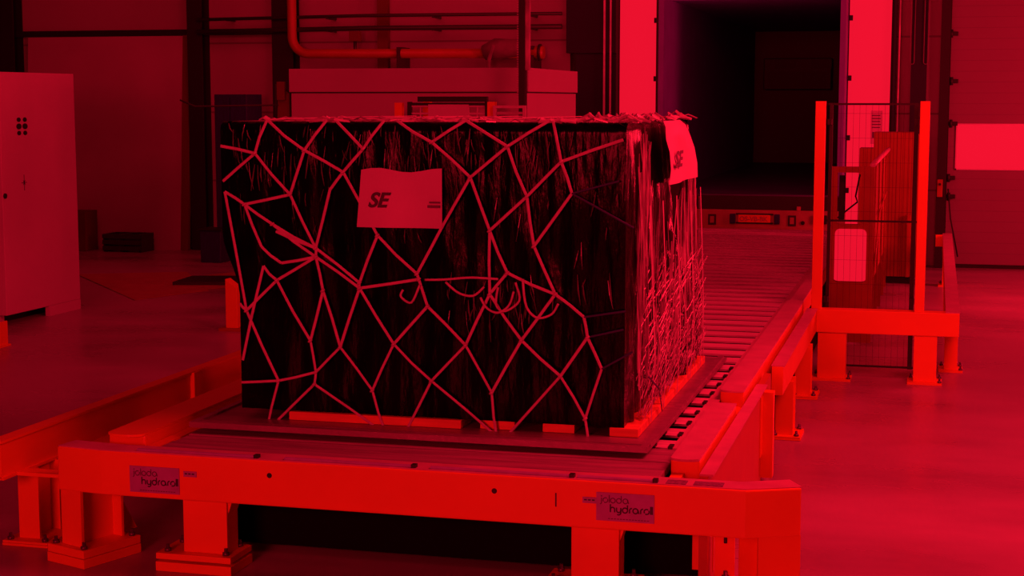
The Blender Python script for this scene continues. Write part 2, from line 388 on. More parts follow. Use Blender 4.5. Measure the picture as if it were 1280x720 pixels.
for q in range(4):
    a = q*PI/2+PI/4
    sc.prism_x([(16.165+.03*math.cos(a), 1.59+.04*math.sin(a)), (16.165+.01*math.cos(a+.6), 1.59+.01*math.sin(a+.6)), (16.165+.01*math.cos(a-.6), 1.59+.01*math.sin(a-.6))], -10.0, -9.997)
sc.build('star_mark', M['ink'], cb)
MB().tube([(-10.0, 15.76, 1.46), (-9.985, 15.76, 1.46)], .03, 12).build('knob', M['black'], cb)
fb = thing('floor_bracket', 'small yellow painted floor bracket at the left edge before the tall cabinet', 'bracket', (-9.3, 14.35, 0))
f_ = MB(); f_.box(-9.45, -9.21, 14.30, 14.32, .02, .26); f_.box(-9.45, -9.19, 14.30, 14.5, 0, .02); f_.box(-9.23, -9.21, 14.32, 14.48, .02, .26); f_.build('bracket_plate', M['frame'], fb)
MB().tube([(-9.30, 14.300, .15), (-9.30, 14.292, .15)], .05, 14).build('hole', M['black'], fb)

# ================================================================== LONG PALE ENCLOSURE BEHIND THE CARGO
en = thing('machine_enclosure', 'long pale machine enclosure with a seam below its top behind the cargo', 'enclosure', (-6.0, 19.3, 0))
bx(-7.50, -4.58, 18.02, 20.6, 0, 2.60, .004).build('lower_panel', M['encl'], en)
bx(-7.52, -4.56, 18.0, 20.62, 2.615, 2.89, .006).build('upper_panel', M['encl'], en)
bx(-7.48, -4.60, 18.04, 20.58, 2.59, 2.62).build('seam', M['ink'], en)
k = MB()
k.box(-7.74, -7.56, 18.1, 18.2, 2.3, 2.64); k.box(-7.7, -7.6, 18.05, 18.1, 2.52, 2.74)
k.build('side_valve', M['edge'], en)
k = MB(); k.tube([(-7.55, 18.1, 2.62), (-7.72, 18.1, 2.70), (-7.74, 18.1, 2.3)], .02, 8); k.tube([(-7.7, 18.1, 2.46), (-8.9, 18.3, 2.44), (-9.1, 18.3, 2.52)], .012, 6); k.build('hose', M['conduit'], en)
# guard frames that stand in front of it, tops showing over the cargo
def guard_post(x, y, z, lab):
    p = thing('guard_post', lab, 'post', (x, y, 0), 'yellow posts behind the cargo')
    bx(x-.045, x+.045, y-.04, y+.04, .02, z, .004).build('post', M['frame'], p)
    bx(x-.06, x+.06, y-.055, y+.07, 0, .02).build('base_plate', M['frame'], p)
guard_post(-5.925, 17.4, 2.49, 'leftmost of the short orange post tops above the cargo')
guard_post(-5.70, 17.75, 2.50, 'second orange post top from the left above the cargo')
guard_post(-4.83, 17.4, 2.50, 'orange post top right of the pale screen above the cargo')
gs = thing('guard_screen', 'black framed grille with a pale panel between orange posts above the cargo', 'screen', (-5.3, 17.5, 0))
k = MB(); k.box(-5.85, -5.80, 17.46, 17.50, .1, 2.50); k.box(-4.93, -4.88, 17.46, 17.50, .1, 2.50); k.box(-5.72, -4.90, 17.44, 17.51, 2.50, 2.56); k.box(-5.80, -4.93, 17.465, 17.495, 2.46, 2.49); k.box(-5.80, -4.93, 17.465, 17.495, 0, .15)
k.build('screen_frame', M['black'], gs)
bx(-5.60, -5.12, 17.46, 17.48, 1.6, 2.47).build('pale_panel', M['paper'], gs)
for x0, x1 in ((-5.12, -4.93), (-5.80, -5.60)):
    k = MB(); k.box((x0+x1)/2-.006, (x0+x1)/2+.006, 17.480, 17.488, .18, 2.46)
    for i in range(28): k.box(x0, x1, 17.47, 17.482, .2+i*.083, .22+i*.083)
    k.build('grille', M['steel'], gs)
gg = thing('guard_screen', 'small framed grille at the foot of the tall mast above the cargo', 'screen', (-4.6, 17.35, 0))
k = MB(); k.box(-4.79, -4.755, 17.3, 17.34, 0, 2.43); k.box(-4.45, -4.415, 17.3, 17.34, 0, 2.43); k.box(-4.79, -4.415, 17.3, 17.34, 2.43, 2.46); k.box(-4.755, -4.45, 17.305, 17.335, .1, .14); k.build('screen_frame', M['net'], gg)
k = MB()
for i in range(28):
    z = .2+i*.08; k.box(-4.755, -4.45, 17.315, 17.325, z, z+.03)
k.build('grille', M['encl'], gg)
ms = thing('mast', 'tall dark mast with a bright edge and a chain in front of the enclosure', 'mast', (-4.47, 17.25, 0))
bx(-4.52, -4.45, 17.4, 17.5, .02, 6.5).build('mast_rail', M['black'], ms)
bx(-4.45, -4.405, 17.42, 17.48, 2.85, 6.5).build('bright_edge', M['film'], ms)
bx(-4.62, -4.42, 17.36, 17.6, 0, .02).build('base_plate', M['black'], ms)
k = MB()
for i in range(150):
    z = 2.55+i*.026; k.box(-4.548, -4.530, 17.43, 17.45, z, z+.013)
k.build('chain', M['net'], ms)

# ================================================================== TRAILER BEHIND THE DOCK OPENING
TX0, TX1, TZ0, TZ1, TY0, TY1 = -4.05, -1.42, 1.10, 4.06, 24.35, 37.0
tr = thing('trailer', 'dark refrigerated box trailer backed open to the dock opening', 'trailer', ((TX0+TX1)/2, 30, 0))
bx(TX0-.08, TX0, TY0, TY1, TZ0, TZ1).build('side_wall', M['trailer_in'], tr)
bx(TX1, TX1+.08, TY0, TY1, TZ0, TZ1).build('side_wall', M['trailer_in'], tr)
bx(TX0-.08, TX1+.08, TY0+.75, TY1, TZ1, TZ1+.1).build('roof', M['trailer_in'], tr)
bx(TX0-.08, TX1+.08, TY0, TY1, TZ0-.08, TZ0).build('deck', M['trailer_floor'], tr)
bx(TX0-.08, TX1+.08, TY1, TY1+.1, TZ0, TZ1).build('front_wall', M['trailer_front'], tr)
bx(TX0-.10, TX1+.10, TY0-.02, TY0+.06, .86, TZ0-.02).build('rear_sill', M['trailer_dark'], tr)
ev = MB(); ev.box(-4.0+.2, -2.3, TY1-.5, TY1, 2.75, 3.45, .02)
e1 = ev.build('cooling_unit', M['trailer_front'], tr)
k = MB(); k.box(-3.7, -2.4, TY1-.51, TY1-.5, 2.80, 3.15); k.build('intake_grille', M['black'], e1)
for x in (-3.55, -2.75): bx(x, x+.45, TY1-.515, TY1-.5, 3.22, 3.42).build('fan_opening', M['black'], e1)
bmp = bx(-4.0, -1.28, TY0-.10, TY0-.02, .60, .87, .006).build('bumper', M['bumper'], tr)
bx(-4.0, -1.28, TY0-.13, TY0-.10, .585, .615).build('bumper_lip', M['bumper'], bmp)
pl = bx(-2.86, -2.38, TY0-.125, TY0-.10, .685, .80, .004).build('number_plate', M['plate_o'], bmp)
for z in (.80, .665): bx(-2.90, -2.34, TY0-.112, TY0-.10, z, z+.022).build('plate_holder', M['black'], bmp)
font_text('OS-VB-BK', .098, M['bumper'], 'plate_lettering', bmp, (-2.845, TY0-.127, .707), FRONT, bold=.002)
for x in (-2.99, -2.325): bx(x, x+.085, TY0-.14, TY0-.10, .665, .815, .012).build('plate_lamp', M['navy'], bmp)
for x in (-3.32, -2.12):
    q = bx(x, x+.12, TY0-.112, TY0-.10, .64, .80).build('buffer', M['conduit'], bmp)
    bx(x+.03, x+.09, TY0-.122, TY0-.112, .67, .77).build('buffer_pad', M['bumper'], bmp)
for x in (-3.55, -1.90): MB().tube([(x, TY0-.10, .69), (x, TY0-.115, .69)], .03, 12).build('bolt', M['black'], bmp)
bx(-1.74, -1.54, TY0-.14, TY0-.10, .68, .81, .01).build('tail_lamp', M['column'], bmp)
bx(-2.0, -1.94, TY0-.06, TY0, .87, .93, .01).build('latch', M['bumper'], tr)
MB().tube([(-3.7, TY0+.2, .55), (-3.7, 36, .55)], .08, 8).build('chassis_rail', M['trailer_dark'], tr)
MB().tube([(-1.7, TY0+.2, .55), (-1.7, 36, .55)], .08, 8).build('chassis_rail', M['trailer_dark'], tr)
# wheels far under the trailer carry it
for x in (-3.8, -1.6):
    for y in (32.5, 33.9):
        MB().tube([(x-.15, y, .5), (x+.15, y, .5)], .5, 20).build('wheel', M['black'], tr)
struct(bx(-6.5, 1.0, WY+.3, 40, 5.5, 5.6).build('trim_%d' % n, M['column'])); n += 1   # dock canopy outside
struct(bx(TX0-.35, TX0-.12, WY+.1, WY+.35, .9, 5.2).build('trim_%d' % n, M['column'])); n += 1
struct(bx(TX1+.10, TX1+.3, WY+.1, WY+.35, .9, 5.2).build('trim_%d' % n, M['column'])); n += 1
struct(bx(TX0-.2, TX1+.1, WY-.02, WY+.1, 4.25, 5.2).build('trim_%d' % n, M['soft_black'])); n += 1

# ================================================================== ROLLER CONVEYOR
BX0, BX1 = -4.07, -1.28           # bed width
YF = 7.6                          # front of the end beam
cv = thing('roller_conveyor', 'long powered roller conveyor with a heavy orange end frame carrying the wrapped cargo', 'conveyor', (-2.68, 15.5, 0))
A = math.radians(25); CW, SW = math.cos(A), math.sin(A)
xl, xr, dp, wl = -4.30, -.84, .17, .285
CL, SL = math.cos(math.radians(8)), math.sin(math.radians(8))
f_pts = [(xl-wl*CL, YF+wl*SL), (xl, YF), (xr, YF), (xr+wl*CW, YF+wl*SW)]
b_pts = [(xr+wl*CW-dp*SW, YF+wl*SW+dp*CW), (xr-dp*SW*.5, YF+dp), (xl+dp*SW*.5, YF+dp), (xl-wl*CL+dp*SL, YF+wl*SL+dp*CL)]
beam = MB().prism(f_pts+b_pts, .405, .645).build('end_beam', M['frame'], cv, bevel=.008)
tp = [(p[0], p[1]+.012) for p in f_pts]; tb = [(p[0], p[1]-.008) for p in b_pts]
plabel(MB().prism(tp+tb, .645, .650).build('beam_top', M['frame_top'], cv), 'pale top face of the end beam')
# holes, slots and plates on the end beam
for x, z in ((-3.32, .57), (-2.10, .565)):
    MB().tube([(x, YF+.01, z), (x, YF-.003, z)], .014, 14).build('bolt_hole', M['black'], beam)
bx(-1.785, -1.778, YF-.002, YF+.01, .505, .575).build('weld_seam', M['ink'], beam)
for x0, x1 in ((-4.10, -3.42), (-3.25, -2.55), (-2.45, -1.72), (-1.98+.3, -1.30)):
    q = bx(x0, x1, YF+.03, YF+.055, .650, .662, .003).build('trim_strip', M['grey'], beam)
    bx(x1, x1+.025, YF+.025, YF+.06, .650, .668).build('strip_end', M['black'], beam)
for x0, x1 in ((-1.235, -1.135), (-1.10, -.955)):
    bx(x0, x1, YF+.025, YF+.105, .650, .653).build('grip_patch', M['grip'], beam)
for px0, zz in ((-4.125, .435), (-1.575, .452)):
    sg = plabel(bx(px0, px0+.29, YF-.006, YF, zz, zz+.142).build('nameplate', M['grey'], cv), 'grey nameplate with dark rounded lettering')
    k = MB(); stroke_text(k, 'jOloda', (px0+.018, YF-.0065, zz+.092), (1, 0, 0), (0, 0, 1), .0285, .0052, (0, -1, 0)); k.build('nameplate_lettering', M['ink_pale'], sg)
    k = MB(); stroke_text(k, 'hydrarOll', (px0+.068, YF-.0065, zz+.045), (1, 0, 0), (0, 0, 1), .0298, .0068, (0, -1, 0)); k.build('nameplate_lettering', M['ink'], sg)
    k = MB()
    for i in range(14): k.box(px0+.06+i*.015, px0+.07+i*.015, YF-.0068, YF-.006, zz+.010, zz+.014)
    k.build('nameplate_small_print', M['ink_pale'], sg)
for x0 in (-3.81, -1.645):
    sx = bx(x0, x0+.075, YF-.005, YF, .535, .565).build('small_sticker', M['grey'], cv)
    k = MB()
    for i in range(3): k.box(x0+.008+i*.02, x0+.022+i*.02, YF-.0058, YF-.005, .548, .555)
    k.build('sticker_print', M['ink'], sx)
# legs
def bolts(mb, pts, z):
    for x, y in pts:
        mb.tube([(x, y, z), (x, y, z+.016), (x, y, z+.0161), (x, y, z+.038)], [.019, .019, .010, .010], 8)
def h_leg(c, ang, w, depth, z1, base, parent, blockh=.10, gusset=True, name='leg'):
    """wide-flange column: front flange centred on c, running back by depth, on a thick base block"""
    def P(x, y): v = Matrix.Rotation(ang, 4, 'Z') @ Vector((x, y, 0)); return (c[0]+v.x, c[1]+v.y)
    m = MB()
    C3 = Vector((c[0], c[1], 0))
    m.obox(C3, ang, -w/2, w/2, 0, .018, blockh, z1)
    m.obox(C3, ang, -.009, .009, .018, depth-.016, blockh, z1)
    m.obox(C3, ang, -w/2, w/2, depth-.016, depth, blockh, z1)
    if gusset:
        for sx in (-1, 1):
            q = [P(sx*.009, depth), P(sx*.009+.012, depth), P(sx*.009+.012, depth+.14), P(sx*.009, depth+.14)]
    lg = m.build(name, M['frame'], parent)
    if gusset:
        g = MB(); n0 = len(g.bm.verts)
        g.prism_x([(depth, blockh), (depth+.16, blockh), (depth, blockh+.28)], -.008, .008)
        mt = Matrix.Translation(C3) @ Matrix.Rotation(ang, 4, 'Z')
        for v in g.bm.verts: v.co = mt @ v.co
        g.build('gusset', M['frame'], lg)
    x0, x1, y0, y1 = base
    MB().obox(C3, ang, x0, x1, y0, y1, 0, blockh*.52, .004).build('base_plate', M['frame'], lg)
    MB().obox(C3, ang, x0+.002, x1-.002, y0+.002, y1-.002, blockh*.55, blockh, .004).build('base_plate', M['frame'], lg)
    for q in (P(x0+.035, y0+.035), P(x1-.035, y0+.035), P(x0+.035, y1-.035), P(x1-.035, y1-.035)):
        g = MB(); bolts(g, [q], blockh); g.build('anchor_bolt', M['chrome'], lg)
    return lg
lc = (xl-wl*CL+.075, YF+wl*SL-.004)
h_leg(lc, -math.radians(20), .16, .30, .41, (-.15, .15, -.05, .36), cv, gusset=True)
rc = (xr+wl*CW*.62, YF+wl*SW*.62+.002)
h_leg(rc, A, .215, .30, .41, (-.19, .19, -.07, .40), cv)
def box_leg(x0, x1, y0, y1, z1, bm_, parent):
    lg = bx(x0, x1, y0, y1, .10, z1, .004).build('leg', M['frame'], parent)
    MB().prism_y([(x1, z1), (x1, z1-.09), (x1+.03, z1)], y0+.02, y1).build('gusset', M['frame'], lg)
    X0, X1, Y0, Y1 = bm_
    bx(X0, X1, Y0, Y1, 0, .052, .004).build('base_plate', M['frame'], lg)
    bx(X0+.002, X1-.002, Y0+.002, Y1-.002, .066, .10, .004).build('base_plate', M['frame'], lg)
    bx(X0+.10, X1-.10, Y0+.05, Y1-.05, .05, .07).build('shim', M['black'], lg)
    for q in ((X0+.05, Y0+.05), (X1-.05, Y0+.05), (X0+.05, Y1-.05), (X1-.05, Y1-.05)):
        k = MB(); bolts(k, [q], .10); k.build('anchor_bolt', M['chrome'], lg)
box_leg(-3.86, -3.605, 7.68, 7.82, .41, (-4.0, -3.56, 7.62, 7.90), cv)
box_leg(-1.72, -1.475, 7.68, 7.82, .41, (-1.86, -1.38, 7.62, 7.90), cv)
# side frames down the length of the bed
for x0, x1 in ((-4.17, -4.10), (-1.26, -1.20)):
    bx(x0, x1, YF+dp, 23.6, .41, .62).build('side_beam', M['frame'], cv)
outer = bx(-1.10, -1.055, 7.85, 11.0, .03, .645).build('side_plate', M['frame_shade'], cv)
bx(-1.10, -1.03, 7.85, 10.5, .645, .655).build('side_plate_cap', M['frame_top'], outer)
for y, x0, x1 in ((8.7, -1.20, -1.10), (9.7, -1.20, -1.10), (10.3, -1.2, -1.05)):
    bx(x0, x1, y, y+.25, .20, .60).build('bracket', M['frame'], cv)
bx(-1.055, -.98, 10.4, 10.5, .05, .62).build('bracket', M['frame'], cv)
# outer beam further along, leading to the guard platform
ob = bx(-1.08, -1.0, 11.3, 14.55, .44, .645).build('side_rail', M['frame'], cv)
bx(-1.085, -.99, 11.3, 14.55, .645, .652).build('side_rail_cap', M['frame_top'], ob)
for y in (11.9, 13.6):
    h_leg((-1.04, y), 0, .13, .22, .44, (-.10, .13, -.06, .28), cv, .03, False)
# guide rails that stand up on both sides of the bed
def guide(x0, x1, y0, y1, z1, cap='frame_top'):
    g = bx(x0, x1, y0, y1, .52, z1-.012, .01).build('guide_rail', M['frame'], cv)
    m = MB(); nn = 10; xm = (x0+x1)/2; rr = (x1-x0)/2
    front = [(xm-rr*math.cos(PI*i/nn), y0-.0-rr*.55*math.sin(PI*i/nn)) for i in range(nn+1)]
    m.prism(front + [(x1, y1), (x0, y1)], z1-.012, z1)
    m.build('guide_cap', M[cap], g)
guide(-1.27, -1.12, 8.0, 9.55, .70)
guide(-1.27, -1.12, 9.95, 14.6, .71)
guide(-1.26, -1.14, 14.62, 23.4, .69)
guide(-4.40, -4.18, 7.88, 11.3, .69, 'frame')
guide(-4.40, -4.18, 11.6, 23.4, .69, 'frame')
# bed: cover plates near the end, then powered rollers
for i, y in enumerate((7.79, 7.96, 8.13, 8.30)):
    bx(-4.04, -1.29, y, y+.15, .60, .645-.004*(i % 2), .006).build('cover_plate', M['cover'], cv)
PITCH = .33
for i in range(46):
    y = 8.46 + i*PITCH
    bx(BX0+.02, BX1-.02, y, y+.195, .630, .644).build('deck_slat', M['plates'], cv)
rr = MB().tube([(BX0+.03, 8.46+.262, .585), (BX1-.05, 8.46+.262, .585)], .030, 12).build('roller', M['roller'], cv)
ends = MB().tube([(BX1-.05, 8.46+.262, .585), (BX1+.01, 8.46+.262, .585)], .014, 8).build('axle', M['black'], rr)
for i in range(1, 45):
    c = rr.copy(); COL.objects.link(c); c.location = (0, i*PITCH, 0)
    e = ends.copy(); COL.objects.link(e); e.parent = c
for i in range(9):
    for x in (-1.44, -1.345): bx(x-.012, x+.012, 8.44+i*PITCH, 8.52+i*PITCH, .640, .655).build('plate_clip', M['black'], cv)
for x0, x1 in ((BX0-.02, BX0+.02), (BX1-.06, BX1+.01)):
    bx(x0, x1, 8.45, 23.5, .54, .646).build('roller_channel', M['frame_top'], cv)
bx(-2.86, -2.50, 23.55, 23.60, .58, .62).build('end_sensor', M['frame'], cv)
bx(-4.0, -1.35, 23.5, 24.1, .30, .55).build('end_ramp', M['trailer_dark'], cv)
# black box added under the bed in place of the deep shade there
bx(-3.76, -1.12, 8.12, 23.3, .045, .42).build('underbed_shade', M['void'], cv)
bx(-4.08, -4.0, 8.2, 8.32, .25, .60).build('hanger', M['frame'], cv)
bx(-4.0, -3.77, 8.05, 8.4, .33, .52).build('motor_box', M['black'], cv)
for y in (11.0, 14.0, 17.0, 20.0, 23.0):
    for x in (-3.95, -1.35):
        lg = bx(x-.06, x+.06, y-.06, y+.06, .02, .42).build('leg', M['column'], cv)
        bx(x-.13, x+.13, y-.13, y+.13, 0, .02).build('base_plate', M['column'], lg)
# bracket with a slot seen below the right end of the beam
q = bx(-1.03, -.93, 7.95, 7.97, .02, .40).build('slotted_bracket', M['frame'], cv)
bx(-.985, -.968, 7.945, 7.95, .28, .355, .004).build('slot', M['black'], q)
bx(-1.16, -1.05, 8.05, 8.07, .10, .42).build('slotted_bracket', M['frame'], cv)

# ================================================================== LEFT GUARD RAIL
gr = thing('guard_rail', 'long orange guard rail on wide-flange legs left of the conveyor', 'rail', (-4.92, 10.8, 0))
g0 = MB(); X = -4.92
g0.box(X-.012, X, 7.62, 14.3, .452, .645)
g0.box(X-.075, X+.012, 7.62, 14.3, .645, .660); g0.box(X-.075, X+.014, 7.62, 14.3, .440, .455)
g0.build('rail_beam', M['frame'], gr)
for y in (9.95, 12.2):
    bx(X, X+.03, y, y+.10, .38, .655).build('stiffener', M['frame'], gr)
for y in (7.93, 11.9, 14.1):
    h_leg((X-.03, y), 0, .13, .24, .44, (-.13, .16, -.08, .30), gr, .03, True)
lr = MB(); lr.box(-4.56, -4.42, 7.80, 14.2, .40, .52); 
lr.build('lower_rail', M['frame'], gr)
for y, w_ in ((7.75, .10), (8.42, .34), (9.24, .5), (10.3, .5), (11.4, .6), (12.6, .6), (13.7, .5)): bx(-4.905, -4.56, y, y+w_, .44, .46).build('tie_plate', M['frame'], gr)
yp = thing('bollard', 'short yellow post on a floor plate left of the cargo', 'post', (-7.43, 16.1, 0))
MB().prism_y([(-7.50, .03), (-7.36, .03), (-7.365, .48), (-7.40, .50), (-7.50, .57)], 16.06, 16.2).build('post', M['frame'], yp, bevel=.004)
bx(-7.56, -7.30, 16.0, 16.28, 0, .03).build('base_plate', M['orange'], yp)

# ================================================================== RIGHT GUARD PLATFORM WITH SAFETY SCREEN
gp = thing('guard_platform', 'orange guard frame on legs right of the conveyor, its rail running to the wall', 'frame', (-.4, 15, 0))
YG = 14.55
b = bx(-1.0, .245, YG, YG+.16, .435, .645, .006).build('front_beam', M['frame'], gp)
b = bx(.125, .245, YG+.16, 23.3, .435, .645, .006).build('side_beam', M['frame'], gp)
bx(.125, .25, YG+.01, 23.3, .645, .655).build('side_beam_cap', M['frame_top'], b)
k = bx(.03, .124, 22.9, 23.0, .50, .66).build('end_box', M['frame'], gp)
def plat_leg(x0, x1, y0, y1):
    lg = bx(x0, x1, y0, y1, .02, .435, .004).build('leg', M['frame'], gp)
    bx(x0-.05, x1+.05, y0-.05, y1+.06, 0, .02).build('base_plate', M['frame'], lg)
    for q in ((x0-.02, y1+.03), (x1+.03, y0-.02), (x1+.03, y1+.03)):
        k = MB(); bolts(k, [q], .02); k.build('anchor_bolt', M['chrome'], lg)
plat_leg(-.985, -.735, YG+.01, YG+.2); plat_leg(-.14, .06, YG+.01, YG+.2); plat_leg(.13, .25, YG+.75, YG+.95)
plat_leg(.13, .25, 18.5, 18.7); plat_leg(.13, .25, 22.4, 22.6)
sf = thing('safety_screen', 'tall wire mesh safety screen between two orange posts on the guard frame', 'screen', (-.55, YG+.08, 0))
for x0, x1 in ((-1.05, -.96), (-.145, -.06)):
    bx(x0, x1, YG+.02, YG+.1, .645, 2.51, .004).build('post', M['frame'], sf)
k = MB(); 
k.box(-.935, -.905, YG+.18, YG+.21, .10, 2.49); k.box(-.195, -.155, YG+.18, YG+.21, .10, 2.49)
for z in (2.475, 1.425, .10): k.box(-.96, -.145, YG+.211, YG+.225, z, z+.018)
for z in (.70, 2.3): k.box(-.95, -.91, YG+.10, YG+.18, z, z+.05); k.box(-.19, -.15, YG+.10, YG+.18, z, z+.05)
k.build('screen_frame', M['black'], sf)
k = MB(); x = -.89
while x < -.2: k.tube([(x, YG+.195, .12), (x, YG+.195, 2.48)], .0009, 4, False); x += .055
z = .2
while z < 2.45: k.tube([(-.905, YG+.195, z), (-.195, YG+.195, z)], .0009, 4, False); z += .22
k.build('wire_mesh', M['column'], sf)
# ================================================================== GUARD FENCE AND CABINET BEHIND THE SCREEN
gf = thing('guard_fence', 'orange slatted guard fence with a framed end behind the mesh screen', 'fence', (-.7, 19, 0))
k = MB(); Yg = 16.8
k.box(-1.03, -.97, Yg, Yg+.05, .02, 1.78); k.box(-.72, -.60, Yg, Yg+.05, .02, 1.78); k.box(-1.03, -.60, Yg, Yg+.05, 1.78, 1.84); k.box(-.97, -.72, Yg+.004, Yg+.046, 1.17, 1.25)
k.box(-.97, -.72, Yg+.004, Yg+.046, .02, .66)
k.build('end_frame', M['orange'], gf)
pm = MB(); rr_ = .05; x0, x1, z0, z1 = -.985, -.665, .66, 1.20
pts = []
for cx, cz, a0 in ((x1-rr_, z1-rr_, 0), (x0+rr_, z1-rr_, 90), (x0+rr_, z0+rr_*.4, 180), (x1-rr_, z0+rr_*.4, 270)):
    for i in range(5):
        a = math.radians(a0+i*22.5); s_ = 1 if cz > 1 else .4
        pts.append((cx+rr_*math.cos(a), cz+rr_*s_*math.sin(a)))
plabel(MB().prism_y(pts, Yg-.02, Yg-.002).build('pale_panel', M['white'], gf), 'bright pale rounded panel')  # glows by emission to look bright, not a lamp
k = MB(); k.box(-.66, -.63, Yg+.05, 22.2, .55, 1.80); k.build('slat_panel', mat('orange_slats_along', (.32, .13, .02), .55, var=.1, lines=('Y', .28, .05, .5)), gf)
for y in (17.6, 18.8, 20.0, 21.2, 22.1): bx(-.67, -.61, y, y+.06, .0, 1.82).build('fence_post', M['orange'], gf)
k = MB(); k.tube([(-.62, Yg+.02, 1.86), (-.62, 22.2, 1.86)], .03, 8); k.build('hand_rail', M['frame_top'], gf)
MB().tube([(-.60, 17.2, .66), (-.60, 18.5, 1.25), (-.60, 21.0, 1.36)], .010, 6).build('cable', M['pipe'], gf)
MB().tube([(-.76, Yg+.3, 1.75), (-.80, Yg+.3, 1.52), (-.78, Yg+.3, 1.46), (-.9, Yg+.3, 1.36), (-.97, Yg+.2, 1.30)], .010, 6).build('hose', M['column'], gf)
bx(-.965, -.91, Yg+.2, Yg+.3, 1.28, 1.74, .005).build('switch_box', M['column'], gf)
oc = thing('orange_cabinet', 'tall orange slatted cabinet with rounded top corner against the back wall', 'cabinet', (-.52, 22.8, 0))
pts = [(-.83, .1), (-.20, .1), (-.22, 1.98)] + [(-.30+.08*math.cos(a), 2.0+.08*math.sin(a)) for a in [PI/2*i/6 for i in range(7)]] + [(-.83, 2.08)]
MB().prism_y(pts, 22.6, 23.2).build('cabinet_body', M['orange_slat'], oc)
bx(-1.02, -.83, 22.6, 23.1, .1, 1.86).build('side_unit', M['orange_slat'], oc)
bx(-1.0, -.25, 22.65, 23.15, 0, .1).build('plinth', M['black'], oc)
bx(-.36, -.31, 22.55, 22.6, .1, .95).build('corner_trim', M['pipe'], oc)

# ================================================================== AIR CARGO
pal = thing('air_cargo_pallet', 'flat aluminium cargo pallet under the wrapped load', 'pallet', (-2.75, 9.8, .645))
MB().prism([(-4.05, 8.16), (-1.42, 8.16), (-1.40, 11.3), (-4.03, 11.3)], .676, .694).build('pallet_sheet', M['pallet'], pal)
bx(-3.98, -1.47, 8.30, 11.2, .646, .676).build('underside', M['black'], pal)
k = MB()
k.box(-4.05, -1.42, 8.16, 8.20, .694, .708); k.box(-4.05, -1.42, 8.235, 8.255, .694, .704); k.box(-1.46, -1.42, 8.2, 11.3, .694, .708); k.box(-4.05, -4.01, 8.2, 11.3, .694, .708)
k.build('edge_rail', M['pallet'], pal)
for x0, x1, y0, lab in ((-3.55, -2.52, 8.42, 'long timber bearer under the front left of the cargo'),
                        (-2.42, -2.22, 8.46, 'short timber block under the middle of the cargo front'),
                        (-2.06, -1.88, 8.46, 'short timber block under the cargo right of the middle'),
                        (-1.68, -1.52, 8.44, 'timber block under the front right corner of the cargo')):
    tag(bx(x0, x1, y0, y0+(2.6 if x0 == -1.68 else .5), .695, .743, .004).build('timber_block', M['wood']), lab, 'timber', 'timbers under the cargo')

# wrapped load: rounded box with pleated film
cg = thing('wrapped_cargo', 'tall pallet load wrapped in black plastic film with a crinkled side', 'cargo', (-2.73, 9.9, .745))
CX0, CX1, CY0, CZ0, CZ1 = -3.955, -1.60, 8.45, .745, 2.40
def cargo_pt(u, v):
    """u runs round the plan (0..4: front, right, back, left), v = height 0..1"""
    z = CZ0 + (CZ1-CZ0)*v
    yb = 11.25 - .75*max(0, v-.35)/.65
    s = int(u) % 4; t = u-int(u)
    q = min(1, max(0, (.62-v)/.22)); xl_ = CX0 + .10*q*q*(3-2*q)      # the load steps in at its lower left
    c = [(xl_, CY0), (CX1, CY0), (CX1+.02, yb), (xl_, yb)]
    a, b = c[s], c[(s+1) % 4]
    return Vector((a[0]+(b[0]-a[0])*t, a[1]+(b[1]-a[1])*t, z))
side_mb = {'front_wrap': MB(), 'side_wrap': MB(), 'rear_wrap': MB(), 'top_wrap': MB()}
def disp(p, nrm, k, amp):
    if k == 'side':
        pleat = noise.noise(Vector((p.x*2, p.y*5.5+noise.noise(p*2)*.8, p.z*.9)))
        fine = noise.noise(Vector((p.x*4, p.y*14+p.z*2.0, p.z*2.2+3)))
        return p + nrm*(amp*pleat + amp*.55*fine)
    pl_ = noise.noise(Vector((p.x*3.2, p.y*3, p.z*1.1))); fi = noise.noise(Vector((p.x*13, p.y*9, p.z*2.6)))
    return p + nrm*(amp*pl_*.6 + amp*.5*fi)
def wall(mb, u0, nu, nv, kind, amp, nrm):
    g = []
    for j in range(nv+1):
        row = []
        for i in range(nu+1):
            t = i/nu; p = cargo_pt(u0+min(t, .99999), j/nv)
            e = min(1, 8*min(t, 1-t)); ev = min(1, 9*(1-j/nv)); 
            q = disp(p, nrm, kind, amp*e*max(.35, ev))
            r = .05; dt = min(1, (1-j/nv)*(CZ1-CZ0)/r)            # round the top edge
            q = q - nrm*(r*(1-math.sqrt(max(0, 1-(1-dt)**2))))
            row.append(mb.bm.verts.new(q))
        g.append(row)
    for j in range(nv):
        for i in range(nu):
            f = mb.bm.faces.new((g[j][i], g[j][i+1], g[j+1][i+1], g[j+1][i])); f.smooth = True
wall(side_mb['front_wrap'], 0, 90, 80, 'front', .022, Vector((0, -1, 0)))
wall(side_mb['side_wrap'], 1, 110, 80, 'side', .075, Vector((1, 0, 0)))
wall(side_mb['rear_wrap'], 2, 20, 20, 'front', .02, Vector((0, 1, 0)))
wall(side_mb['rear_wrap'], 3, 30, 20, 'front', .02, Vector((-1, 0, 0)))
tmb = side_mb['top_wrap']; g = []
for j in range(41):
    row = []
    for i in range(61):
        x = CX0+.05+(CX1-CX0-.10)*i/60; y = CY0+.05+(10.45-CY0-.0)*j/40
        e = min(1, 6*min(i/60, 1-i/60, j/40, 1-j/40))
        z = CZ1 + e*(-.004+.012*noise.noise(Vector((x*5, y*5, 2)))+.012*noise.noise(Vector((x*16, y*12, 5)))+(.02 if x > -2 else 0))
        row.append(tmb.bm.verts.new((x, y, z)))
    g.append(row)
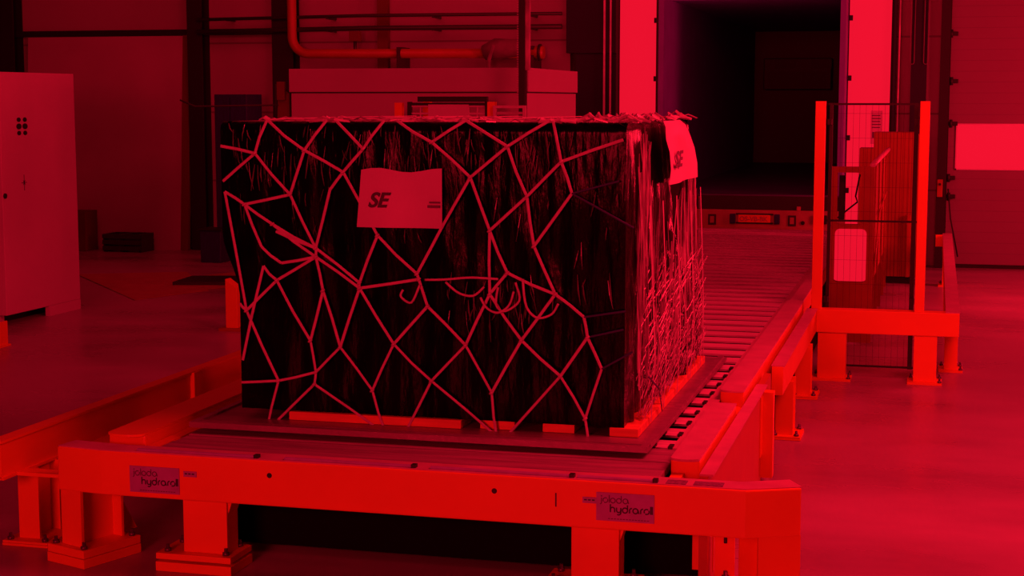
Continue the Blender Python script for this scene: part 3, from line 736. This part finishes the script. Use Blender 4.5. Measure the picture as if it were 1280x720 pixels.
for j in range(40):
    for i in range(60):
        f = tmb.bm.faces.new((g[j][i], g[j][i+1], g[j+1][i+1], g[j+1][i])); f.smooth = True
side_mb['front_wrap'].build('front_wrap', M['wrap'], cg); side_mb['side_wrap'].build('side_wrap', M['wrap_side'], cg)
side_mb['rear_wrap'].build('rear_wrap', M['wrap'], cg); plabel(tmb.build('top_wrap', M['film'], cg), 'pale crumpled film over the top of the load')
# pale film strips shaped as the wrap's glints, right side and front; ragged top edge
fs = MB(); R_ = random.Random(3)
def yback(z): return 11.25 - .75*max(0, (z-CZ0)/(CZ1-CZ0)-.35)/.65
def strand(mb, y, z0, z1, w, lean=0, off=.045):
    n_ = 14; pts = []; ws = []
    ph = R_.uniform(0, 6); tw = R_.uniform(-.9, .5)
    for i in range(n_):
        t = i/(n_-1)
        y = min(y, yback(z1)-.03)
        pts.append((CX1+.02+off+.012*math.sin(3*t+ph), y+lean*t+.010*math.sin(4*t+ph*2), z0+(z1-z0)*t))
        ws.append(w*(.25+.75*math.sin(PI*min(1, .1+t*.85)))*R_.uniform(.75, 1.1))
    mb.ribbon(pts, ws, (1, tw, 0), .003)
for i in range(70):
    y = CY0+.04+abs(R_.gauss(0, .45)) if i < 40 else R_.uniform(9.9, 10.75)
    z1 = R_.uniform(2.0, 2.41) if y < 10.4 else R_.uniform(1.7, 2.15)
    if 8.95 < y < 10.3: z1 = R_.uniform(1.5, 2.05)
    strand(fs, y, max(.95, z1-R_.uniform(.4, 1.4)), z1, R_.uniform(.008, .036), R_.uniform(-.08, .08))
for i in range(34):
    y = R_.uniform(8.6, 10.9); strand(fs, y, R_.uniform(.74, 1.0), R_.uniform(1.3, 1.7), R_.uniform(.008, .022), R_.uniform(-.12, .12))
fs_o = fs.build('glint_strands', M['film'], cg); fs_o['kind'] = 'stuff'
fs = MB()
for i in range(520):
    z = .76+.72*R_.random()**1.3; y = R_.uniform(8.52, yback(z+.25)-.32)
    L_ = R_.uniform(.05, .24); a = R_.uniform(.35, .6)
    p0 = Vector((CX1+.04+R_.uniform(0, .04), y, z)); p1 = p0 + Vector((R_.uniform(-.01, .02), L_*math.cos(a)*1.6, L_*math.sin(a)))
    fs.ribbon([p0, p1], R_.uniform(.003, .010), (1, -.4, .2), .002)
fs_o = fs.build('glint_creases', M['glint_thin'], cg); fs_o['kind'] = 'stuff'
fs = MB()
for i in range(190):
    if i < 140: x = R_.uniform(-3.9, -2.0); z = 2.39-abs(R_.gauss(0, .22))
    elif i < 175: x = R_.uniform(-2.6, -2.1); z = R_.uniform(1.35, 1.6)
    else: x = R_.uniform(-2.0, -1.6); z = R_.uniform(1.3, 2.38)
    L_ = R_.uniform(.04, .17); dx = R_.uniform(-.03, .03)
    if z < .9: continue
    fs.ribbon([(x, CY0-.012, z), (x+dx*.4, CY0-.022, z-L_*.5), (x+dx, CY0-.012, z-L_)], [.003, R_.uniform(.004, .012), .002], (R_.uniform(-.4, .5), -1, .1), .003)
fs_o = fs.build('glint_slivers', M['glint_dim'], cg); fs_o['kind'] = 'stuff'
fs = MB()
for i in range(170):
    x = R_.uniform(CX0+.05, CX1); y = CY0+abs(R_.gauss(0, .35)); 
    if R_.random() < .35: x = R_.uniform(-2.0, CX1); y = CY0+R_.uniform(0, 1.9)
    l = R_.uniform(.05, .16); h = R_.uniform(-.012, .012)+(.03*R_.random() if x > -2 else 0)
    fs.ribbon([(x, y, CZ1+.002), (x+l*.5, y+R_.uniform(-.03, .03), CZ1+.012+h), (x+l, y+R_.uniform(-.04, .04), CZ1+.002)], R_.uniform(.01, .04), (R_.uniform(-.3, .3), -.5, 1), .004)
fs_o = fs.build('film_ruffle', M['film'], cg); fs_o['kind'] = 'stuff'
# address labels
k = MB()
g = [[k.bm.verts.new((-3.09+.47*i/8-(.03*(1-j/4) if i == 0 else 0), CY0-.040-.012*math.sin(i*.8)*(1-j/4), 1.815+.32*j/4+(.012*math.sin(i) if j == 4 else 0))) for i in range(9)] for j in range(5)]
for j in range(4):
    for i in range(8): k.bm.faces.new((g[j][i], g[j][i+1], g[j+1][i+1], g[j+1][i])).smooth = True
s1 = k.build('label_sheet', M['paper'], cg)
font_text('SE', .115, M['ink'], 'label_lettering', s1, (-3.05, CY0-.055, 1.93), FRONT, shear=.35, bold=.003)
k = MB(); k.box(-2.70, -2.63, CY0-.057, CY0-.053, 1.93, 1.945); k.box(-2.69, -2.63, CY0-.057, CY0-.053, 1.955, 1.965); k.build('label_print', M['ink_pale'], s1)
k = MB(); g = []
outl = [(2.03, 9.22, 10.24), (2.12, 9.22, 10.26), (2.22, 9.12, 10.2), (2.30, 8.98, 10.05), (2.37, 8.98, 9.85), (2.40, 9.1, 9.8)]
for z, y0, y1 in outl:
    g.append([k.bm.verts.new((CX1+.115-.03*(z > 2.38)+.012*math.sin(i*1.1+z*9), y0+(y1-y0)*i/8, z)) for i in range(9)])
for a, b in zip(g, g[1:]):
    for i in range(8): k.bm.faces.new((a[i], a[i+1], b[i+1], b[i])).smooth = True
s2 = k.build('label_sheet', M['paper'], cg)
font_text('SE', .13, M['ink'], 'label_lettering', s2, (CX1+.135, 9.27, 2.13), SIDE @ Matrix.Diagonal((2.1, 1, 1, 1)), shear=.2, bold=.004)

# cargo net
NET_NODES = {'t0':(-3.90,2.38), 't1':(-3.66,2.41), 't2':(-3.30,2.41), 't2b':(-3.25,2.41), 't3':(-2.96,2.41), 't3b':(-2.89,2.41), 't4':(-2.49,2.41), 't5':(-2.02,2.41), 't5b':(-2.00,2.41), 'l1':(-3.94,2.26), 'l2':(-3.93,2.06), 'l3':(-3.92,2.00), 'l4':(-3.84,1.36), 'l5':(-3.84,0.90), 'a1':(-3.73,2.22), 'a2':(-3.43,2.24), 'a3':(-3.08,2.25), 'a4':(-2.68,2.29), 'a5':(-2.25,2.27), 'a6':(-1.95,2.19), 'a7':(-1.61,2.31), 'b0':(-3.80,1.93), 'b1':(-3.52,1.99), 'b2':(-3.28,2.02), 'b3':(-3.00,1.77), 'b4':(-2.62,1.83), 'b5':(-2.46,2.10), 'b6':(-2.14,2.00), 'b7':(-1.89,2.02), 'b8':(-1.63,2.09), 'b9':(-1.55,1.84), 'c1':(-3.37,1.69), 'c2':(-3.37,1.64), 'c3':(-3.69,1.58), 'c4':(-2.35,1.81), 'c5':(-2.77,1.56), 'c6':(-2.76,1.53), 'c7':(-3.11,1.50), 'c8':(-3.11,1.47), 'c9':(-3.20,2.12), 'd1':(-3.61,1.50), 'd2':(-3.33,1.45), 'd3':(-2.71,1.38), 'd4':(-2.35,1.46), 'd5':(-1.98,1.47), 'd6':(-1.82,1.35), 'd7':(-1.80,1.24), 'd8':(-2.10,1.73), 'd9':(-2.25,1.58), 'e1':(-3.80,1.32), 'e2':(-3.41,1.16), 'e3':(-3.23,1.13), 'e4':(-2.91,1.16), 'e5':(-2.49,1.17), 'e6':(-2.17,1.21), 'f1':(-3.61,0.92), 'f2':(-3.39,0.91), 'f3':(-3.04,0.89), 'f4':(-2.69,0.96), 'f5':(-2.34,0.91), 'f6':(-1.95,1.02), 'f7':(-1.72,1.07), 'f8':(-1.81,0.79), 'g1':(-3.69,0.62), 'g2':(-2.96,0.64), 'g3':(-2.85,0.65), 'g4':(-2.28,0.64), 'g5':(-1.79,0.65), 'g6':(-3.83,1.03), 'g7':(-2.31,0.65), 'h1':(-1.59,1.39), 'h2':(-1.60,1.29), 'h3':(-1.55,1.17), 'k1':(-3.63,1.82), 'k2':(-3.70,1.69), 'k3':(-3.58,1.60), 'k4':(-3.61,1.78), 'k5':(-3.38,0.98)}
NET_EDGES = 't1-a1 t1-a2 t2-a2 t2b-a3 t3-a3 t3b-a4 t4-a4 t4-a5 t5-a5 t5b-a6 l1-a1 l2-a1 a1-b1 a2-b1 a2-c9 c9-b3 a3-c9 a4-b5 a5-b5 a5-b6 a6-b6 a6-a7 a6-b7 l3-b0 b0-b1 b1-c1 b0-k1 k1-c1 k1-c2 b0-k2 k2-k3 k3-c2 k4-c1 c9-b2 b2-c1 b3-c5 b3-c7 b4-c5 b5-b4 b5-c4 b6-c4 b6-d8 b7-d8 b7-b8 b7-b9 c1-c2 c1-c7 c2-c8 c7-c8 c2-d2 c3-d1 d1-c2 d1-e2 d2-e2 d2-e3 c8-e3 c8-e4 c8-c6 c5-c6 c6-d3 c4-d4 c4-d9 d8-d5 d9-d5 d9-d4 d3-e4 d3-e5 d4-e5 d4-e6 d5-e6 d5-d6 d6-d7 d6-h1 d7-h2 c3-g6 e1-d1 e1-l4 e1-f1 e2-k5 k5-f2 e3-k5 e3-f3 e4-f3 e4-f4 e5-f4 e5-f5 e6-f5 e6-f6 d7-f6 d7-f7 f6-f8 f7-f8 f7-h3 l5-f1 f1-k5 f1-g1 f2-g1 f2-g2 f3-g2 f4-g3 f4-g4 f5-g7 f6-g4 f8-g5 l3-e1'

nt = thing('cargo_net', 'pale webbing net of knotted diamonds stretched over the wrapped cargo', 'net', (-2.73, 8.4, .72))
k = MB(); YN = CY0-.034; deg = {}
for e in NET_EDGES.split():
    a, b = e.split('-'); (xa, za), (xb, zb) = NET_NODES[a], NET_NODES[b]
    if (a, b) in (('b7', 'b8'), ('b7', 'b9'), ('d6', 'h1'), ('d7', 'h2'), ('f7', 'h3')): continue
    for q in (a, b): deg[q] = deg.get(q, 0)+1
    ya = YN + (.02 if za > 2.39 else 0); yb = YN + (.02 if zb > 2.39 else 0)
    w_ = .0165 if za > 1.2 else .0145
    sag = .004*math.sin(xa*9)
    k.ribbon([(xa, ya, za), ((xa+xb)/2+sag, YN-.004, (za+zb)/2+sag), (xb, yb, zb)], w_, (0, -1, 0), .0025)
k.build('front_webbing', M['net'], nt)
for a, b in (('b7', 'b8'), ('b7', 'b9'), ('d6', 'h1'), ('d7', 'h2'), ('f7', 'h3')):
    (xa, za), (xb, zb) = NET_NODES[a], NET_NODES[b]
    plabel(MB().ribbon([(xa, YN, za), (xb, YN, zb)], .012, (0, -1, 0), .003).build('dark_strap', M['net_dark'], nt), 'dark blue black strap')
for q, dg in deg.items():
    if dg >= 3:
        x, z = NET_NODES[q]
        MB().tube([(x-.012, YN-.003, z-.008), (x, YN-.006, z), (x+.012, YN-.003, z+.008)], [.005, .010, .005], 8).build('knot', M['net'], nt)
for pts in ([(-2.40, 1.44), (-2.36, 1.38), (-2.30, 1.36), (-2.24, 1.40), (-2.21, 1.48)], [(-2.30, 1.50), (-2.31, 1.40), (-2.26, 1.37), (-2.18, 1.43), (-2.20, 1.53)],
            [(-2.16, 1.55), (-2.14, 1.40), (-2.08, 1.34), (-2.00, 1.36), (-1.96, 1.42)], [(-2.75, 1.5), (-2.80, 1.40), (-2.86, 1.43), (-2.85, 1.47)], [(-2.6, 1.52), (-2.52, 1.46), (-2.44, 1.45), (-2.38, 1.50)], [(-2.72, 1.53), (-2.6, 1.535), (-2.45, 1.55), (-2.3, 1.545)]):
    sm = []
    for i in range(len(pts)-1):
        p0, p1, p2, p3 = [Vector(pts[min(max(q, 0), len(pts)-1)]) for q in (i-1, i, i+1, i+2)]
        for t in (0, .2, .4, .6, .8): sm.append(.5*((2*p1)+(p2-p0)*t+(2*p0-5*p1+4*p2-p3)*t*t+(3*p1-p0-3*p2+p3)*t**3))
    sm.append(Vector(pts[-1]))
    MB().tube([(q.x, YN-.010-.004*math.sin(i*.7), q.y) for i, q in enumerate(sm)], .007, 6).build('loose_cord', M['net'], nt)
# webbing over the top edge and down the right side
for x in (-3.66, -3.28, -2.93, -2.49, -2.01):
    MB().ribbon([(x, YN+.02, 2.405), (x+.02, CY0+.04, 2.412), (x+.15, CY0+.7, 2.416), (x+.3, 10.2, 2.414)], .018, (0, -.3, 1), .003).build('top_strap', M['net'], nt)
for y, w_ in ((8.62, .020), (9.05, .020), (9.55, .020), (10.1, .020), (10.55, .02)):
    MB().ribbon([(CX1+.10, y, 1.95), (CX1+.115, y+.03, 1.5), (CX1+.12, y+.09, 1.1), (CX1+.09, y+.16, .72)], w_, (1, 0, 0), .003).build('side_strap', M['net'], nt)
for y in (8.6, 9.6, 10.3):
    MB().ribbon([(CX1+.115, y, 1.5), (CX1+.125, y+.25, 1.15), (CX1+.10, y+.5, .75)], .016, (1, 0, 0), .003).build('side_strap', M['net'], nt)
MB().ribbon([(CX1+.11, 8.55, 1.02), (CX1+.12, 8.85, .90), (CX1+.10, 9.1, .72)], .014, (1, 0, 0), .003).build('dark_strap', M['net_dark'], nt)

# ================================================================== LIGHT
def area(name, loc, target, size, power, sy=None):
    ld = bpy.data.lights.new(name, 'AREA'); ld.energy = power; ld.color = RED
    ld.shape = 'RECTANGLE'; ld.size = size; ld.size_y = sy or size
    o = bpy.data.objects.new(name, ld); o.location = loc
    o.rotation_euler = (Vector(target)-Vector(loc)).to_track_quat('-Z', 'Y').to_euler(); COL.objects.link(o)
    return o
area('key_right', (2.0, 9.2, 5.6), (.6, 10.0, 0), 2.6, 600)  # added key over the right floor, no skylight in the ceiling
area('front_fill', (-3.2, -5.0, 3.4), (-3.2, 8.0, .5), 3.0, 930)  # added fill from behind the camera for the end beam
area('hall_light', (-6, 16, 7.8), (-6, 18, 0), 12, 280, 12)
area('wall_fill', (-6, 19, 6.5), (-7, 25, 2.5), 12, 190, 3)  # unseen fill added to lift the back wall
area('side_fill', (5.5, 20.6, 2.6), (-5.0, 19.3, 2.0), 2.5, 760)  # unseen fill added from the right to brighten the enclosure's side
def spot(name, loc, target, power, ang):
    ld = bpy.data.lights.new(name, 'SPOT'); ld.energy = power; ld.color = RED; ld.spot_size = math.radians(ang); ld.spot_blend = .9; ld.shadow_soft_size = .4
    o = bpy.data.objects.new(name, ld); o.location = loc
    o.rotation_euler = (Vector(target)-Vector(loc)).to_track_quat('-Z', 'Y').to_euler(); COL.objects.link(o)
spot('trailer_fill', (-1.6, 23.6, 3.3), (-4.0, 26.0, 2.8), 55, 80)  # added spot in place of daylight leaking onto the trailer's left wall
spot('trailer_roof_fill', (-2.7, 23.4, 2.4), (-2.7, 25.3, 4.06), 60, 70)  # added spot brightening the trailer roof near its mouth
wd = bpy.data.worlds.new('world'); scene.world = wd; wd.use_nodes = True
wd.node_tree.nodes['Background'].inputs[0].default_value = (*RED, 1); wd.node_tree.nodes['Background'].inputs[1].default_value = .02

# ================================================================== CAMERA
cam = bpy.data.cameras.new('camera'); co = bpy.data.objects.new('camera', cam); COL.objects.link(co)
co.location = (0, 0, 2.52)
cam.sensor_width = 36; cam.lens = 36*2000/1280; cam.clip_end = 200
co.rotation_euler = (math.radians(90-6.7), 0, math.radians(14.8))
scene.camera = co
scene.view_settings.view_transform = 'Standard'
scene.view_settings.look = 'None'
scene.view_settings.exposure = 0
